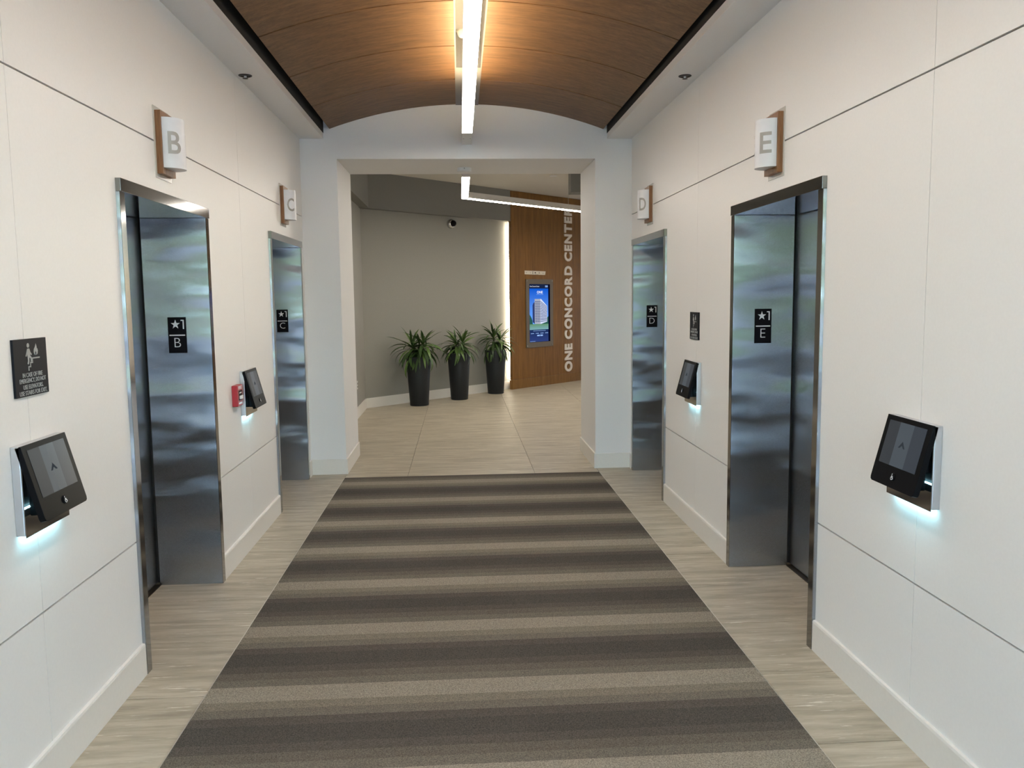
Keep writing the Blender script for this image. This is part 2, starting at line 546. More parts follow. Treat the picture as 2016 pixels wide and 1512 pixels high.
# ------------------------------------------------------------------ corridor walls with separate panels
def corridor_wall(name, xw, sgn, elev, label):
    """sgn: +1 when the room lies on +x of the wall"""
    X = lambda c: xw + sgn * c
    def bx(mb, y0, y1, z0, z1, c0, c1):
        mb.box(min(X(c0), X(c1)), max(X(c0), X(c1)), y0, y1, z0, z1)
    mb = MB()
    ys = [Y0] + [v for e in elev for v in e] + [YE]
    for i in range(0, len(ys), 2):
        bx(mb, ys[i], ys[i + 1], 0, 3.6, -CB, -0.012)
    for e in elev:
        bx(mb, e[0], e[1], HEAD, 3.6, -CB, -0.012)
    root = struct(mb.build(name, M['groove']), label)
    gh, gv = 0.0035, 0.0013
    js = [Y0] + [j for j in JOINTS if Y0 < j < YE] + [YE]
    def poly_panel(pts):
        place = lambda a, b_, c: (X(c), a, b_)
        MB().prism(pts, -0.012, 0.0, place).build('wall_panel', M['panel'], root)
    for a, c in zip(js, js[1:]):
        p, q = a + gv, c - gv
        poly_panel([(p, ROWS[2] + gh), (q, ROWS[2] + gh), (q, 3.12), (p, 3.12)])
        for zi in (0, 1):
            z0, z1 = ROWS[zi] + (gh if zi else 0), ROWS[zi + 1] - gh
            cuts = [e for e in elev if e[0] < q and e[1] > p]
            if zi == 0:
                cur = p
                for e in cuts:
                    if e[0] > cur: poly_panel([(cur, z0), (e[0], z0), (e[0], z1), (cur, z1)])
                    cur = max(cur, e[1])
                if cur < q: poly_panel([(cur, z0), (q, z0), (q, z1), (cur, z1)])
            else:
                pts = [(p, z0)]
                for e in cuts:
                    pts += [(e[0], z0), (e[0], HEAD), (e[1], HEAD), (e[1], z0)]
                pts += [(q, z0), (q, z1), (p, z1)]
                poly_panel(pts)
    # baseboards
    mb = MB()
    prof = [(0.0, 0.0), (0.014, 0.0), (0.014, 0.134), (0.011, 0.143), (0.0, 0.145)]
    for i in range(0, len(ys), 2):
        mb.prism(prof, ys[i] + 0.001, ys[i + 1] - (0.001 if i + 2 < len(ys) else 0.015), lambda a, b_, c: (X(a), c, b_))
    struct(mb.build('baseboard_' + name.split('_')[1], M['base']), 'cream baseboard along the ' + name.split('_')[1] + ' corridor wall')
    return root
corridor_wall('wall_left', XL, 1, ELEV_L, 'left corridor wall of large off-white panels')
corridor_wall('wall_right', XR, -1, ELEV_R, 'right corridor wall of large off-white panels')

# ------------------------------------------------------------------ end wall with portal
OX0, OX1, OZ = -1.10, 1.277, 2.92
mb = MB()
pts = [(XL - CB, 0), (OX0, 0), (OX0, OZ), (OX1, OZ), (OX1, 0), (XR + CB, 0), (XR + CB, 3.75), (XL - CB, 3.75)]
mb.prism(pts, YE, YB, lambda a, b_, c: (a, c, b_))
struct(mb.build('wall_end', M['white']), 'white end wall with a square portal to the lobby')
mb = MB()
t = 0.014
for (x0, x1) in ((XL + 0.001, OX0), (OX1, XR - 0.001)):
    mb.box(x0, x1, YE - t, YE, 0, 0.145)
mb.box(OX0, OX0 + t, YE - t, YB, 0, 0.145)
mb.box(OX1 - t, OX1, YE - t, YB, 0, 0.145)
struct(mb.build('baseboard_end', M['base'], bevel=0.002), 'cream baseboard around the portal piers')

# ------------------------------------------------------------------ corridor ceiling
for nm, x0, x1 in (('trim_3', XL, -1.213), ('trim_4', 1.388, XR)):
    struct(MB().box(x0, x1, Y0, YE, 3.10, 3.62).build(nm, M['white'], bevel=0.003), 'white ceiling soffit box running along the ' + ('left' if x0 < 0 else 'right') + ' wall')
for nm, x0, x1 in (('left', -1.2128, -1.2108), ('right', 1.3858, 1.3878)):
    MB().box(x0, x1, Y0, YE, 3.15, 3.62).build('painted_shade', M['dark'], bpy.data.objects['trim_3' if nm == 'left' else 'trim_4'])  # black strip standing in for the shade in the gap beside the vault
roof = MB().box(-2.0, 2.2, Y0, YE, 3.78, 3.9)
ceiling = struct(roof.build('ceiling', M['groove']), 'vaulted wooden ceiling of curved panels above the corridor')
ACX, AH, AZ0, AZ1 = 0.098, 1.252, 3.185, 3.405
AS = AZ1 - AZ0
AR = (AH * AH + AS * AS) / (2 * AS)
def arc_z(x): return AZ1 - AR + math.sqrt(AR * AR - (x - ACX) ** 2)
SL0, SL1 = 0.002, 0.188
YJ = [7.845 - 0.895 * k for k in range(0, 10)]
YJ = [y for y in YJ if y > Y0]
def vault_panel(xa, xb, ya, yb):
    n = 14
    g = 0.0075
    mb = MB()
    vs, fs = [], []
    for i in range(n + 1):
        x = xa + (xb - xa) * i / n
        z = arc_z(x)
        nx, nz = (x - ACX) / AR, math.sqrt(max(0, 1 - ((x - ACX) / AR) ** 2))
        for y in (ya + g, yb - g):
            vs.append((x, y, z))
            vs.append((x + nx * 0.022, y, z + nz * 0.022))
    for i in range(n):
        a = i * 4
        b_ = a + 4
        fs += [(a, a + 2, b_ + 2, b_), (a + 1, b_ + 1, b_ + 3, a + 3), (a, b_, b_ + 1, a + 1), (a + 2, a + 3, b_ + 3, b_ + 2)]
    fs += [(0, 1, 3, 2), (n * 4, n * 4 + 2, n * 4 + 3, n * 4 + 1)]
    mb.add(vs, fs)
    mb.build('wood_panel', M['wood_ceiling'], ceiling, smooth=True)
for yb, ya in zip(YJ, YJ[1:] + [Y0]):
    vault_panel(ACX - AH, SL0 - 0.002, ya, yb)
    vault_panel(SL1 + 0.002, ACX + AH, ya, yb)
# recessed slot that holds the light
mb = MB()
mb.box(SL0 - 0.010, SL0, Y0, YE, 3.40, 3.70)
mb.box(SL1, SL1 + 0.010, Y0, YE, 3.40, 3.70)
mb.box(SL0 - 0.010, SL1 + 0.010, Y0, YE, 3.66, 3.70)
mb.box(SL0, SL1, 6.60, 6.62, 3.42, 3.66)
mb.build('light_slot', M['slot'], ceiling)
MB().box(SL0, SL1, 6.60, YE, 3.40, 3.42).build('slot_cover', M['slot'], ceiling)

# ------------------------------------------------------------------ lobby beyond the portal
GN = -9.949                                   # grey wall plane in the 45 degree frame
U0, U1 = 7.80, 17.0
def obox(mb, u0, u1, n0, n1, z0, z1):
    c = [wood_pt(u0, n0), wood_pt(u1, n0), wood_pt(u1, n1), wood_pt(u0, n1)]
    vs = [(x, y, z0) for x, y, _ in c] + [(x, y, z1) for x, y, _ in c]
    mb.add(vs, [(0, 3, 2, 1), (4, 5, 6, 7), (0, 1, 5, 4), (1, 2, 6, 5), (2, 3, 7, 6), (3, 0, 4, 7)])
mb = MB(); obox(mb, 7.70, U1, GN - 0.25, GN, 0, 3.6)
struct(mb.build('wall_back', M['greywall']), 'angled grey wall behind the three planters')
struct(MB().box(-1.70, -1.45, YB, 12.75, 0, 3.6).build('wall_lobby', M['greywall']), 'narrow grey side wall left of the planters')
mb = MB(); obox(mb, 7.893, 11.4, GN, GN + 0.014, 0, 0.15)
mb.box(-1.45, -1.436, YB, 12.60, 0, 0.15)
struct(mb.build('baseboard_back', M['base']), 'off-white baseboard under the grey lobby walls')
# grey bulkhead above the wall
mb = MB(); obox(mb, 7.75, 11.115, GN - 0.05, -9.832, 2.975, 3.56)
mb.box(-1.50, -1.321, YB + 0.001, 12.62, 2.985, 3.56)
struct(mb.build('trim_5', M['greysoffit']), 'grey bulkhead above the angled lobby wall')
# lobby ceiling and enclosure out of sight
mb = MB().box(-1.75, 8.0, YB, 20, 3.51, 3.6)
lc = struct(mb.build('ceiling_lobby', M['lobbyceil']), 'pale lobby ceiling seen through the portal')
struct(MB().box(6.0, 6.2, YB, 20, 0, 3.6).build('wall_far', M['white']), 'unseen right wall of the lobby')
struct(MB().box(XR + CB, 6.2, YB - 0.2, YB, 0, 3.6).build('wall_front', M['white']), 'unseen front wall of the lobby')
# dropped grey bulkhead at the right of the portal view
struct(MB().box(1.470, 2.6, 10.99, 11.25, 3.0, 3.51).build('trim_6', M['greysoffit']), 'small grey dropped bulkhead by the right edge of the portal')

# wooden feature wall
feat = struct(link('wall_feature', None), 'angled wooden feature wall carrying the directory screen')
WN = -9.832
MBp = MB(); obox(MBp, 11.125, U1, GN + 0.06, WN - 0.004, 0.172, 3.505)
MBp.build('wood_panel', M['wood_feature'], feat)
MBp = MB(); obox(MBp, 11.118, U1, GN + 0.058, WN, 0.0, 0.170)
MBp.build('wood_base', M['wood_base'], feat)
MBp = MB(); obox(MBp, 11.30, 11.33, GN, GN + 0.058, 0.0, 3.5)
MBp.build('batten', M['groove'], feat)
MBp = MB(); obox(MBp, 11.140, 11.152, GN + 0.038, GN + 0.056, 0.16, 2.96)
MBp.build('cove_light', M['cove'], feat)

# access hatch and downlight in the lobby ceiling
MB().box(0.216, 0.36, 13.08, 14.1, 3.5085, 3.512).build('access_hatch', M['lobbyceil'], lc, bevel=0.001)
dl = thing('recessed_downlight', 'small round recessed downlight in the lobby ceiling', 'light', Matrix.Translation((1.475, 13.09, 3.51)))
MB().lathe([(0.055, -0.004), (0.062, -0.006), (0.062, 0.0), (0.055, 0.0)], 24).build('trim_ring', M['whiteplastic'], dl, smooth=True)
MB().lathe([(0.001, -0.002), (0.053, -0.002), (0.053, -0.001)], 24).build('lens', M['downlight'], dl)

# ------------------------------------------------------------------ lift entrances
def elevator(letter, mat, W, label):
    root = thing('elevator_entrance', label, 'elevator', mat, 'lift entrances along the corridor')
    jw = 0.052
    D = -0.345
    for a0 in (0.0, W - jw):
        MB().box(a0 + 0.0005, a0 + jw - 0.0005, 0.001, 2.110, D, 0.014).build('jamb', M['steel'], root, bevel=0.0015)
        MB().box(a0 + 0.001, a0 + jw - 0.001, 0.001, 2.109, 0.0142, 0.0165).build('jamb_face', M['steelface'], root)
    MB().box(0.0005, W - 0.0005, 2.1105, HEAD - 0.0005, D, 0.022).build('header', M['steelface'], root, bevel=0.0015)
    for k in (0, 1):
        a0 = 0.02 + k * (W / 2 - 0.018)
        MB().box(a0, a0 + W / 2 - 0.022, 0.010, 2.16, D - 0.045, D - 0.022).build('door_panel', M['steel'], root, bevel=0.002)
    MB().box(jw, W - jw, 0.0005, 0.005, D - 0.06, D + 0.006).build('sill', M['sill'], root)
    MB().box(0.001, W - 0.001, 0.0, HEAD - 0.001, D - 0.10, D - 0.07).build('shaft_back', M['dark'], root)
    return root
def jamb_sign(letter, x, y, z, label):
    root = thing('elevator_sign', label, 'sign', facing(x, y, z), 'black lift level plaques')
    MB().box(-0.0505, 0.0505, -0.1015, 0.1015, 0.0, 0.003).build('plaque', M['plaque'], root)
    star = [(-0.008 + (0.026 if i % 2 == 0 else 0.0105) * math.cos(math.pi / 2 + i * math.pi / 5),
             0.060 + (0.027 if i % 2 == 0 else 0.0105) * math.sin(math.pi / 2 + i * math.pi / 5)) for i in range(10)]
    MB().prism(star, 0.0031, 0.0042).build('star', M['print'], root)
    one = [(0.0325, 0.0345), (0.0395, 0.0345), (0.0395, 0.0865), (0.022, 0.0865), (0.022, 0.0805), (0.0325, 0.0805)]
    MB().prism(one, 0.0031, 0.0042).build('numeral', M['print'], root)
    MB().box(-0.043, 0.043, -0.0035, 0.0025, 0.0031, 0.0042).build('dividing_line', M['print'], root)
    mb = MB(); add_text(mb, letter, 0.0, -0.042, None, 0.052, 0.0031, 0.0042, bold=-0.018)
    mb.build('letter', M['print'], root)
FARL = [e[1] - 0.052 for e in ELEV_L]
FARR = [e[1] - 0.052 for e in ELEV_R]
elevator('B', on_left(ELEV_L[0][0], 0), ELEV_L[0][1] - ELEV_L[0][0], 'steel lift entrance marked B, the nearer one on the left wall')
elevator('C', on_left(ELEV_L[1][0], 0), ELEV_L[1][1] - ELEV_L[1][0], 'steel lift entrance marked C, the farther one on the left wall')
elevator('E', on_right(ELEV_R[0][1], 0), ELEV_R[0][1] - ELEV_R[0][0], 'steel lift entrance marked E, the nearer one on the right wall')
elevator('D', on_right(ELEV_R[1][1], 0), ELEV_R[1][1] - ELEV_R[1][0], 'steel lift entrance marked D, the farther one on the right wall')
jamb_sign('B', -1.601, FARL[0], 1.457, 'black plaque with star, 1 and letter B on the steel jamb')
jamb_sign('C', -1.597, FARL[1], 1.460, 'black plaque with star, 1 and letter C on the steel jamb')
jamb_sign('D', 1.783, FARR[1], 1.458, 'black plaque with star, 1 and letter D on the steel jamb')
jamb_sign('E', 1.786, FARR[0], 1.463, 'black plaque with star, 1 and letter E on the steel jamb')

# ------------------------------------------------------------------ sconces with letters
def sconce(letter, mat, label):
    """centre of the back plate at the origin"""
    root = thing('wall_sconce', label, 'sconce', mat, 'lettered wall sconces above the lifts')
    MB().box(-0.105, 0.105, -0.168, 0.168, 0.0, 0.004).build('back_plate', M['acrylic'], root, bevel=0.001)
    MB().box(-0.090, 0.090, -0.148, 0.148, 0.004, 0.031).build('wood_block', M['wood_sconce'], root, bevel=0.0015)
    R, rz = 0.079, 0.105
    n = 28
    prof = [(R * math.cos(math.pi * i / n), 0.0312 + R * math.sin(math.pi * i / n)) for i in range(n + 1)]
    d = MB().prism(prof, -0.118, 0.118, lambda a, b_, c: (a, c, b_)).build('diffuser', M['alabaster'], root, smooth=True)
    for th in (math.radians(140), math.radians(40)):
        def place(a, b_, c, th=th):
            t2 = th - a / R
            return ((R + c) * math.cos(t2), b_, 0.0312 + (R + c) * math.sin(t2))
        mb = MB(); add_text(mb, letter, 0.0, 0.0, 0.062, 0.104, 0.0004, 0.0016, bold=0.012, place=place, slices=12)
        mb.build('letter', M['letter_steel'], d)
sconce('B', on_left(4.233, 2.402), 'wooden wall sconce with white block lettered B above the near left lift')
sconce('C', on_left(6.996, 2.412), 'wooden wall sconce with white block lettered C above the far left lift')
sconce('D', on_right(7.07, 2.412), 'wooden wall sconce with white block lettered D above the far right lift')
sconce('E', on_right(4.240, 2.404), 'wooden wall sconce with white block lettered E above the near right lift')

# ------------------------------------------------------------------ call kiosks
def kiosk(mat, label):
    """origin: plate centre on the wall, 0.30 x 0.29"""
    root = thing('elevator_kiosk', label, 'touch panel', mat, 'tilted lift call kiosks')
    MB().box(-0.150, 0.150, -0.145, 0.145, 0.001, 0.029).build('base_plate', M['plate'], root, bevel=0.002)
    MB().box(-0.148, 0.148, -0.1515, 0.142, 0.0295, 0.031).build('mirror_face', M['mirror'], root)
    MB().box(-0.13, 0.13, -0.1475, -0.1452, 0.010, 0.024).build('led_strip', M['led'], root)
    # wedge that carries the screen
    prof = [(0.142, 0.031), (0.142, 0.034), (-0.02, 0.072), (-0.02, 0.031)]
    MB().prism(prof, -0.125, 0.125, lambda a, b_, c: (c, a, b_)).build('neck', M['black'], root)
    MB().box(-0.06, 0.06, -0.100, -0.02, 0.031, 0.060).build('arm', M['black'], root, bevel=0.004)
    MB().box(-0.11, 0.11, -0.070, -0.066, 0.058, 0.064).build('under_light', M['led'], root)
    # tilted screen head in its own frame
    ang = math.atan2(0.064, 0.245)
    L = 0.254
    head = link('screen_head', None, root)
    mt = Matrix.Translation((0, 0.146, 0.033)) @ Matrix.Rotation(-ang, 4, 'X')
    r = 0.014
    pts = [(-0.150, 0.0), (-0.150, -L + r), (-0.146, -L + 0.004), (-0.150 + r, -L), (0.150 - r, -L), (0.146, -L + 0.004), (0.150, -L + r), (0.150, 0.0)]
    mb = MB().prism(pts, -0.020, 0.0)
    hd = mb.mesh('screen_head', M['black'], 0.0015)
    bpy.data.objects.remove(head)
    head = link('screen_head', hd, root)
    head.matrix_local = mt
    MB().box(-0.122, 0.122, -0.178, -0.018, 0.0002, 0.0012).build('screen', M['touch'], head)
    ar = [(-0.022, -0.108), (-0.012, -0.108), (0.0, -0.098), (0.012, -0.108), (0.022, -0.108), (0.0, -0.084)]
    MB().prism(ar, 0.0013, 0.0018).build('arrow', M['touch_arrow'], head)
    btn = MB().lathe([(0.0145, 0.0), (0.0145, 0.003), (0.012, 0.0045), (0.001, 0.0045)], 20, lambda a, b_, c: (a + 0.0, b_ - 0.214, c)).build('button', M['black'], head, smooth=True)
    mb = MB()
    n = 18
    cx, cy = -0.001, -0.219
    for i in range(n):
        t0, t1 = 2 * math.pi * i / n, 2 * math.pi * (i + 1) / n
        mb.prism([(cx + 0.0050 * math.cos(t0), cy + 0.0050 * math.sin(t0)), (cx + 0.0066 * math.cos(t0), cy + 0.0066 * math.sin(t0)),
                  (cx + 0.0066 * math.cos(t1), cy + 0.0066 * math.sin(t1)), (cx + 0.0050 * math.cos(t1), cy + 0.0050 * math.sin(t1))], 0.0046, 0.0052)
    mb.prism(disc(-0.003, -0.2045, 0.0018, 10), 0.0046, 0.0052)
    mb.box(-0.0040, -0.0022, -0.2165, -0.207, 0.0046, 0.0052)
    mb.box(-0.0022, 0.004, -0.213, -0.2114, 0.0046, 0.0052)
    mb.box(-0.0022, 0.0055, -0.2182, -0.2166, 0.0046, 0.0052)
    mb.prism([(0.0040, -0.2170), (0.0068, -0.2225), (0.0084, -0.2218), (0.0056, -0.2162)], 0.0046, 0.0052)
    mb.build('wheelchair_symbol', M['print'], head)
    return root
kiosk(on_left(2.842, 1.050), 'tilted black touch panel on the left wall under the fire sign')
kiosk(on_left(5.605, 1.048), 'tilted black touch panel beside the red fire alarm box')
kiosk(on_right(5.672, 1.050), 'tilted black touch panel between the two right-hand lifts')
kiosk(on_right(2.835, 1.056), 'tilted black touch panel in the foreground on the right wall')

# ------------------------------------------------------------------ fire signs
def fire_sign(mat, label):
    root = thing('fire_sign', label, 'sign', mat, 'in case of fire signs')
    MB().box(-0.107, 0.107, -0.094, 0.094, 0.0, 0.008).build('plaque', M['plaque_fire'], root, bevel=0.0008)
    z0, z1 = 0.0081, 0.0092
    mb = MB()
    mb.prism(disc(-0.015, 0.0725, 0.0075, 14), z0, z1)                                     # head
    mb.prism([(-0.021, 0.062), (-0.008, 0.062), (-0.002, 0.050), (0.006, 0.043), (0.003, 0.039), (-0.005, 0.044), (-0.006, 0.040),
              (0.004, 0.032), (0.003, 0.018), (-0.003, 0.018), (-0.003, 0.029), (-0.011, 0.033), (-0.013, 0.020), (-0.018, 0.010), (-0.024, 0.012),
              (-0.020, 0.022), (-0.021, 0.034), (-0.024, 0.046), (-0.029, 0.036), (-0.033, 0.038)], z0, z1)
    mb.build('walking_figure', M['print_grey'], root)
    mb = MB()
    mb.prism([(0.036, 0.076), (0.030, 0.066), (0.022, 0.058), (0.020, 0.048), (0.025, 0.040), (0.030, 0.038), (0.028, 0.046), (0.033, 0.054),
              (0.037, 0.046), (0.036, 0.038), (0.044, 0.042), (0.047, 0.052), (0.044, 0.060), (0.041, 0.056), (0.040, 0.066)][::-1], z0, z1)
    mb.build('flame', M['print_grey'], root)
    mb = MB()
    s = 0.0022
    for x0, x1, y in ((-0.018, -0.006, 0.002), (-0.006, 0.008, 0.015), (0.008, 0.054, 0.029)):
        mb.box(x0 - s, x1 + s, y - s, y + s, z0, z1)
    for x, y0, y1 in ((-0.018, -0.011, 0.002), (-0.006, 0.002, 0.015), (0.008, 0.015, 0.029)):
        mb.box(x - s, x + s, y0, y1, z0, z1)
    mb.build('stairs', M['print_grey'], root)
    mb = MB()
    for i, (tx, w) in enumerate((('IN CASE OF FIRE', 0.128), ('EMERGENCY, DO NOT', 0.170), ('USE ELEVATORS.', 0.128), ('USE STAIRS FOR EXIT.', 0.178))):
        add_text(mb, tx, 0.004, -0.024 - i * 0.0195, w, 0.0145 if ',' not in tx else 0.0168, z0, z1, bold=0.0)
    mb.build('lettering', M['print_grey'], root)
fire_sign(on_left(2.847, 1.4375), 'dark in-case-of-fire sign high on the left wall above a kiosk')
fire_sign(on_right(5.679, 1.438), 'small dark in-case-of-fire sign on the right wall between the lifts')

# ------------------------------------------------------------------ fire alarm pull station
root = thing('fire_alarm_box', 'red fire alarm pull box on the left wall beside a kiosk', 'fire alarm', on_left(5.315, 1.053))
MB().box(-0.060, 0.060, -0.066, 0.066, 0.0, 0.036).build('housing', M['red'], root, bevel=0.005, seg=3)
mb = MB(); add_text(mb, 'FIRE', -0.002, 0.050, 0.075, 0.020, 0.0361, 0.0372, bold=0.01)
mb.build('lettering', M['print'], root)
MB().box(-0.036, 0.028, -0.053, -0.043, 0.0361, 0.0372).build('white_marking', M['print'], root)
MB().box(-0.034, 0.040, -0.030, 0.032, 0.0361, 0.0375).build('recess', M['black'], root)
hb = MB().box(-0.026, 0.032, -0.022, 0.000, 0.0376, 0.048).build('handle', M['print'], root, bevel=0.003)
MB().box(-0.022, 0.026, 0.013, 0.021, 0.0376, 0.0384).build('white_marking', M['print'], root)

# ------------------------------------------------------------------ linear pendant over the corridor
PX0, PX1, PZ = 0.042, 0.130, 3.046
root = thing('linear_pendant_light', 'long glowing linear light hanging below the wooden vault', 'light', Matrix.Translation((0, 0, 0)))
H = 0.075
mb = MB()
mb.box(PX0, PX0 + 0.003, Y0 + 0.05, 7.30, PZ + 0.004, PZ + H)
mb.box(PX1 - 0.003, PX1, Y0 + 0.05, 7.30, PZ + 0.004, PZ + H)
mb.box(PX0 + 0.003, PX1 - 0.003, Y0 + 0.05, 7.30, PZ + 0.03, PZ + 0.04)
mb.build('housing', M['alu'], root)
MB().box(PX0 + 0.001, PX1 - 0.001, Y0 + 0.05, 7.30, PZ, PZ + 0.006).build('lower_lens', M['lens_down'], root)
MB().box(PX0 + 0.012, PX1 - 0.012, Y0 + 0.05, 6.80, PZ + H - 0.006, PZ + H).build('upper_lens', M['lens_up'], root)
ec = MB().box(PX0, PX1, 7.301, 7.849, PZ, PZ + H).build('end_cap', M['whiteplastic'], root, bevel=0.004)
for x in (PX0 + 0.014, PX1 - 0.014):
    MB().lathe([(0.006, -0.003), (0.006, 0.0)], 14, lambda a, b_, c, x=x: (a + x, b_ + 7.55, c + PZ)).build('screw', M['chrome'], ec)
for y in (0.6, 2.6, 4.6, 6.4):
    MB().tube(((PX0 + PX1) / 2, y, PZ + H), ((PX0 + PX1) / 2, y, 3.66), 0.0015, 6).build('cable', M['alu'], root)
# little white dome in the slot
root = thing('ceiling_sensor', 'small white dome sensor inside the slot beside the pendant', 'sensor', Matrix.Translation((0.05, 6.55, 3.66)))
MB().lathe([(0.040, 0.0), (0.040, -0.012)], 20).build('base_ring', M['whiteplastic'], root, smooth=True)
MB().lathe([(0.036, -0.012), (0.034, -0.03), (0.026, -0.046), (0.012, -0.055), (0.001, -0.057)], 20).build('dome', M['print'], root, smooth=True)

# smoke detector on the portal head
root = thing('smoke_detector', 'white round smoke detector on the underside of the portal', 'smoke detector', Matrix.Translation((0.065, 8.40, OZ)))
MB().lathe([(0.070, 0.0), (0.070, -0.028), (0.064, -0.036), (0.05, -0.040), (0.001, -0.041)], 32).build('housing', M['whiteplastic'], root, smooth=True)
MB().lathe([(0.004, 0.0), (0.004, 0.0015)], 10, lambda a, b_, c: (a, -0.0700 - c, b_ - 0.013)).build('indicator', M['black'], root)

# sprinklers in the soffits
def sprinkler(x, y, label):
    root = thing('fire_sprinkler', label, 'sprinkler', Matrix.Translation((x, y, 3.10)), 'dark sprinklers in the ceiling soffits')
    MB().lathe([(0.030, -0.001), (0.034, -0.005), (0.042, -0.004), (0.043, 0.0)], 28).build('escutcheon', M['sprinkler'], root, smooth=True)
    MB().lathe([(0.009, -0.004), (0.008, -0.018)], 12).build('nozzle', M['plate'], root)
    MB().lathe([(0.018, -0.020), (0.018, -0.0185)], 14).build('deflector', M['sprinkler'], root)
sprinkler(-1.365, 5.68, 'dark round sprinkler head in the left ceiling soffit')
sprinkler(1.520, 5.64, 'dark round sprinkler head in the right ceiling soffit')

# ------------------------------------------------------------------ lobby pendant, L shaped with an added unseen arm
root = thing('angled_pendant_light', 'glowing angled linear light hanging in the lobby beyond the portal', 'light')
LZ, LH = 2.94, 0.085
lw = 0.088
p0 = Vector((0.086, 9.20)); p1 = Vector((0.086, 11.12)); p2 = p1 + Vector((1, 1)).normalized() * 4.4; p3 = p2 + Vector((1, -1)).normalized() * 3.2  # last arm lies out of view, added to brighten the lobby
def ribbon(w, ps):
    """mitred strip outline around the bent centre line"""
    lo, hi = [], []
    for i, p in enumerate(ps):
        ds = [(ps[k + 1] - ps[k]).normalized() for k in (i - 1, i) if 0 <= k < len(ps) - 1]
        ns = [Vector((-d.y, d.x)) for d in ds]
        mit = sum(ns, Vector((0, 0))).normalized()
        ml = w / 2 / mit.dot(ns[0])
        lo.append(p - mit * ml); hi.append(p + mit * ml)
    return [(v.x, v.y) for v in lo + hi[::-1]]
MB().prism(ribbon(lw, [p0, p1, p2, p3]), LZ + 0.006, LZ + LH).build('housing', M['alu'], root)
MB().prism(ribbon(lw - 0.004, [p0 + Vector((0, 0.003)), p1, p2, p3]), LZ, LZ + 0.0058).build('lower_lens', M['lens_lobby'], root)
for q in (Vector((0.086, 9.5)), p1 + Vector((1, 1)).normalized() * 2.22, p1 + Vector((1, 1)).normalized() * 3.5):
    MB().tube((q.x, q.y, LZ + LH), (q.x, q.y, 3.51), 0.002, 6).build('cable', M['alu'], root)

# ------------------------------------------------------------------ directory screen, paper note, lettering
root = thing('directory_screen', 'tall blue directory screen set into the wooden feature wall', 'screen', on_wood(11.893, 1.348, WN - 0.004))
MB().box(-0.388, 0.388, -0.622, 0.622, 0.0, 0.020).build('bezel', M['screenframe'], root, bevel=0.003)
for a in (-0.36, 0.36):
    for c in (-0.59, 0.59):
        MB().lathe([(0.012, 0.020), (0.012, 0.026), (0.007, 0.029)], 12, lambda x, y, z, a=a, c=c: (x + a, y + c, z)).build('bolt', M['chrome'], root)
# picture on the display: flat print, lit by the screen itself
def scr(name, col, s=1.0):
    return emit(name, col, s)
def scr_grad(name, c0, c1, y0, y1, s):
    m = bpy.data.materials.new(name); m.use_nodes = True
    nt = m.node_tree; nt.nodes.clear()
    tc = N(nt, 'ShaderNodeTexCoord'); sp_ = N(nt, 'ShaderNodeSeparateXYZ')
    nt.links.new(tc.outputs['Object'], sp_.inputs[0])
    mr = N(nt, 'ShaderNodeMapRange')
    mr.inputs['From Min'].default_value = y0; mr.inputs['From Max'].default_value = y1
    nt.links.new(sp_.outputs[1], mr.inputs['Value'])
    e = N(nt, 'ShaderNodeEmission'); e.inputs[1].default_value = s
    nt.links.new(ramp(nt, mr.outputs[0], [(0, c0), (1, c1)]), e.inputs[0])
    om = N(nt, 'ShaderNodeOutputMaterial'); nt.links.new(e.outputs[0], om.inputs[0])
    return m
S0, S1, Q0, Q1 = -0.300, 0.296, -0.528, 0.532
disp = MB().box(S0, S1, Q0, Q1, 0.0205, 0.0215).build('display', scr('display_black', srgb(6, 8, 30), 1.0), root)
a0, a1 = S0, S1 - 0.055
def pic(name, mat, x0, x1, y0, y1, k):
    return MB().box(x0, x1, y0, y1, 0.0216 + k * 0.0006, 0.0220 + k * 0.0006).build(name, mat, disp)
pic('sky_image', scr_grad('sky_image', srgb(105, 165, 250), srgb(10, 85, 200), -0.20, 0.45, 1.0), a0, a1, -0.30, 0.452, 0)
pic('title_bar', scr('title_bar', srgb(24, 36, 66)), a0, a1, 0.452, 0.530, 0)
pic('lawn_image', scr_grad('lawn_image', srgb(120, 165, 175), srgb(95, 140, 95), -0.30, -0.19, 1.0), a0, a1, -0.30, -0.195, 1)
pic('menu_bar', scr_grad('menu_bar', srgb(45, 62, 120), srgb(28, 45, 85), -0.52, -0.30, 1.0), a0, a1, -0.522, -0.30, 0)
hedge = scr('hedge_image', srgb(40, 85, 80))
MB().prism([(a0, -0.20), (a0 + 0.09, -0.20), (a0 + 0.075, -0.12), (a0 + 0.045, -0.07), (a0 + 0.01, -0.03), (a0, -0.02)], 0.0222, 0.0226).build('tree_image', hedge, disp)
MB().prism([(a1 - 0.19, -0.20), (a1, -0.20), (a1, -0.06), (a1 - 0.05, -0.09), (a1 - 0.10, -0.14)], 0.0222, 0.0226).build('tree_image', hedge, disp)
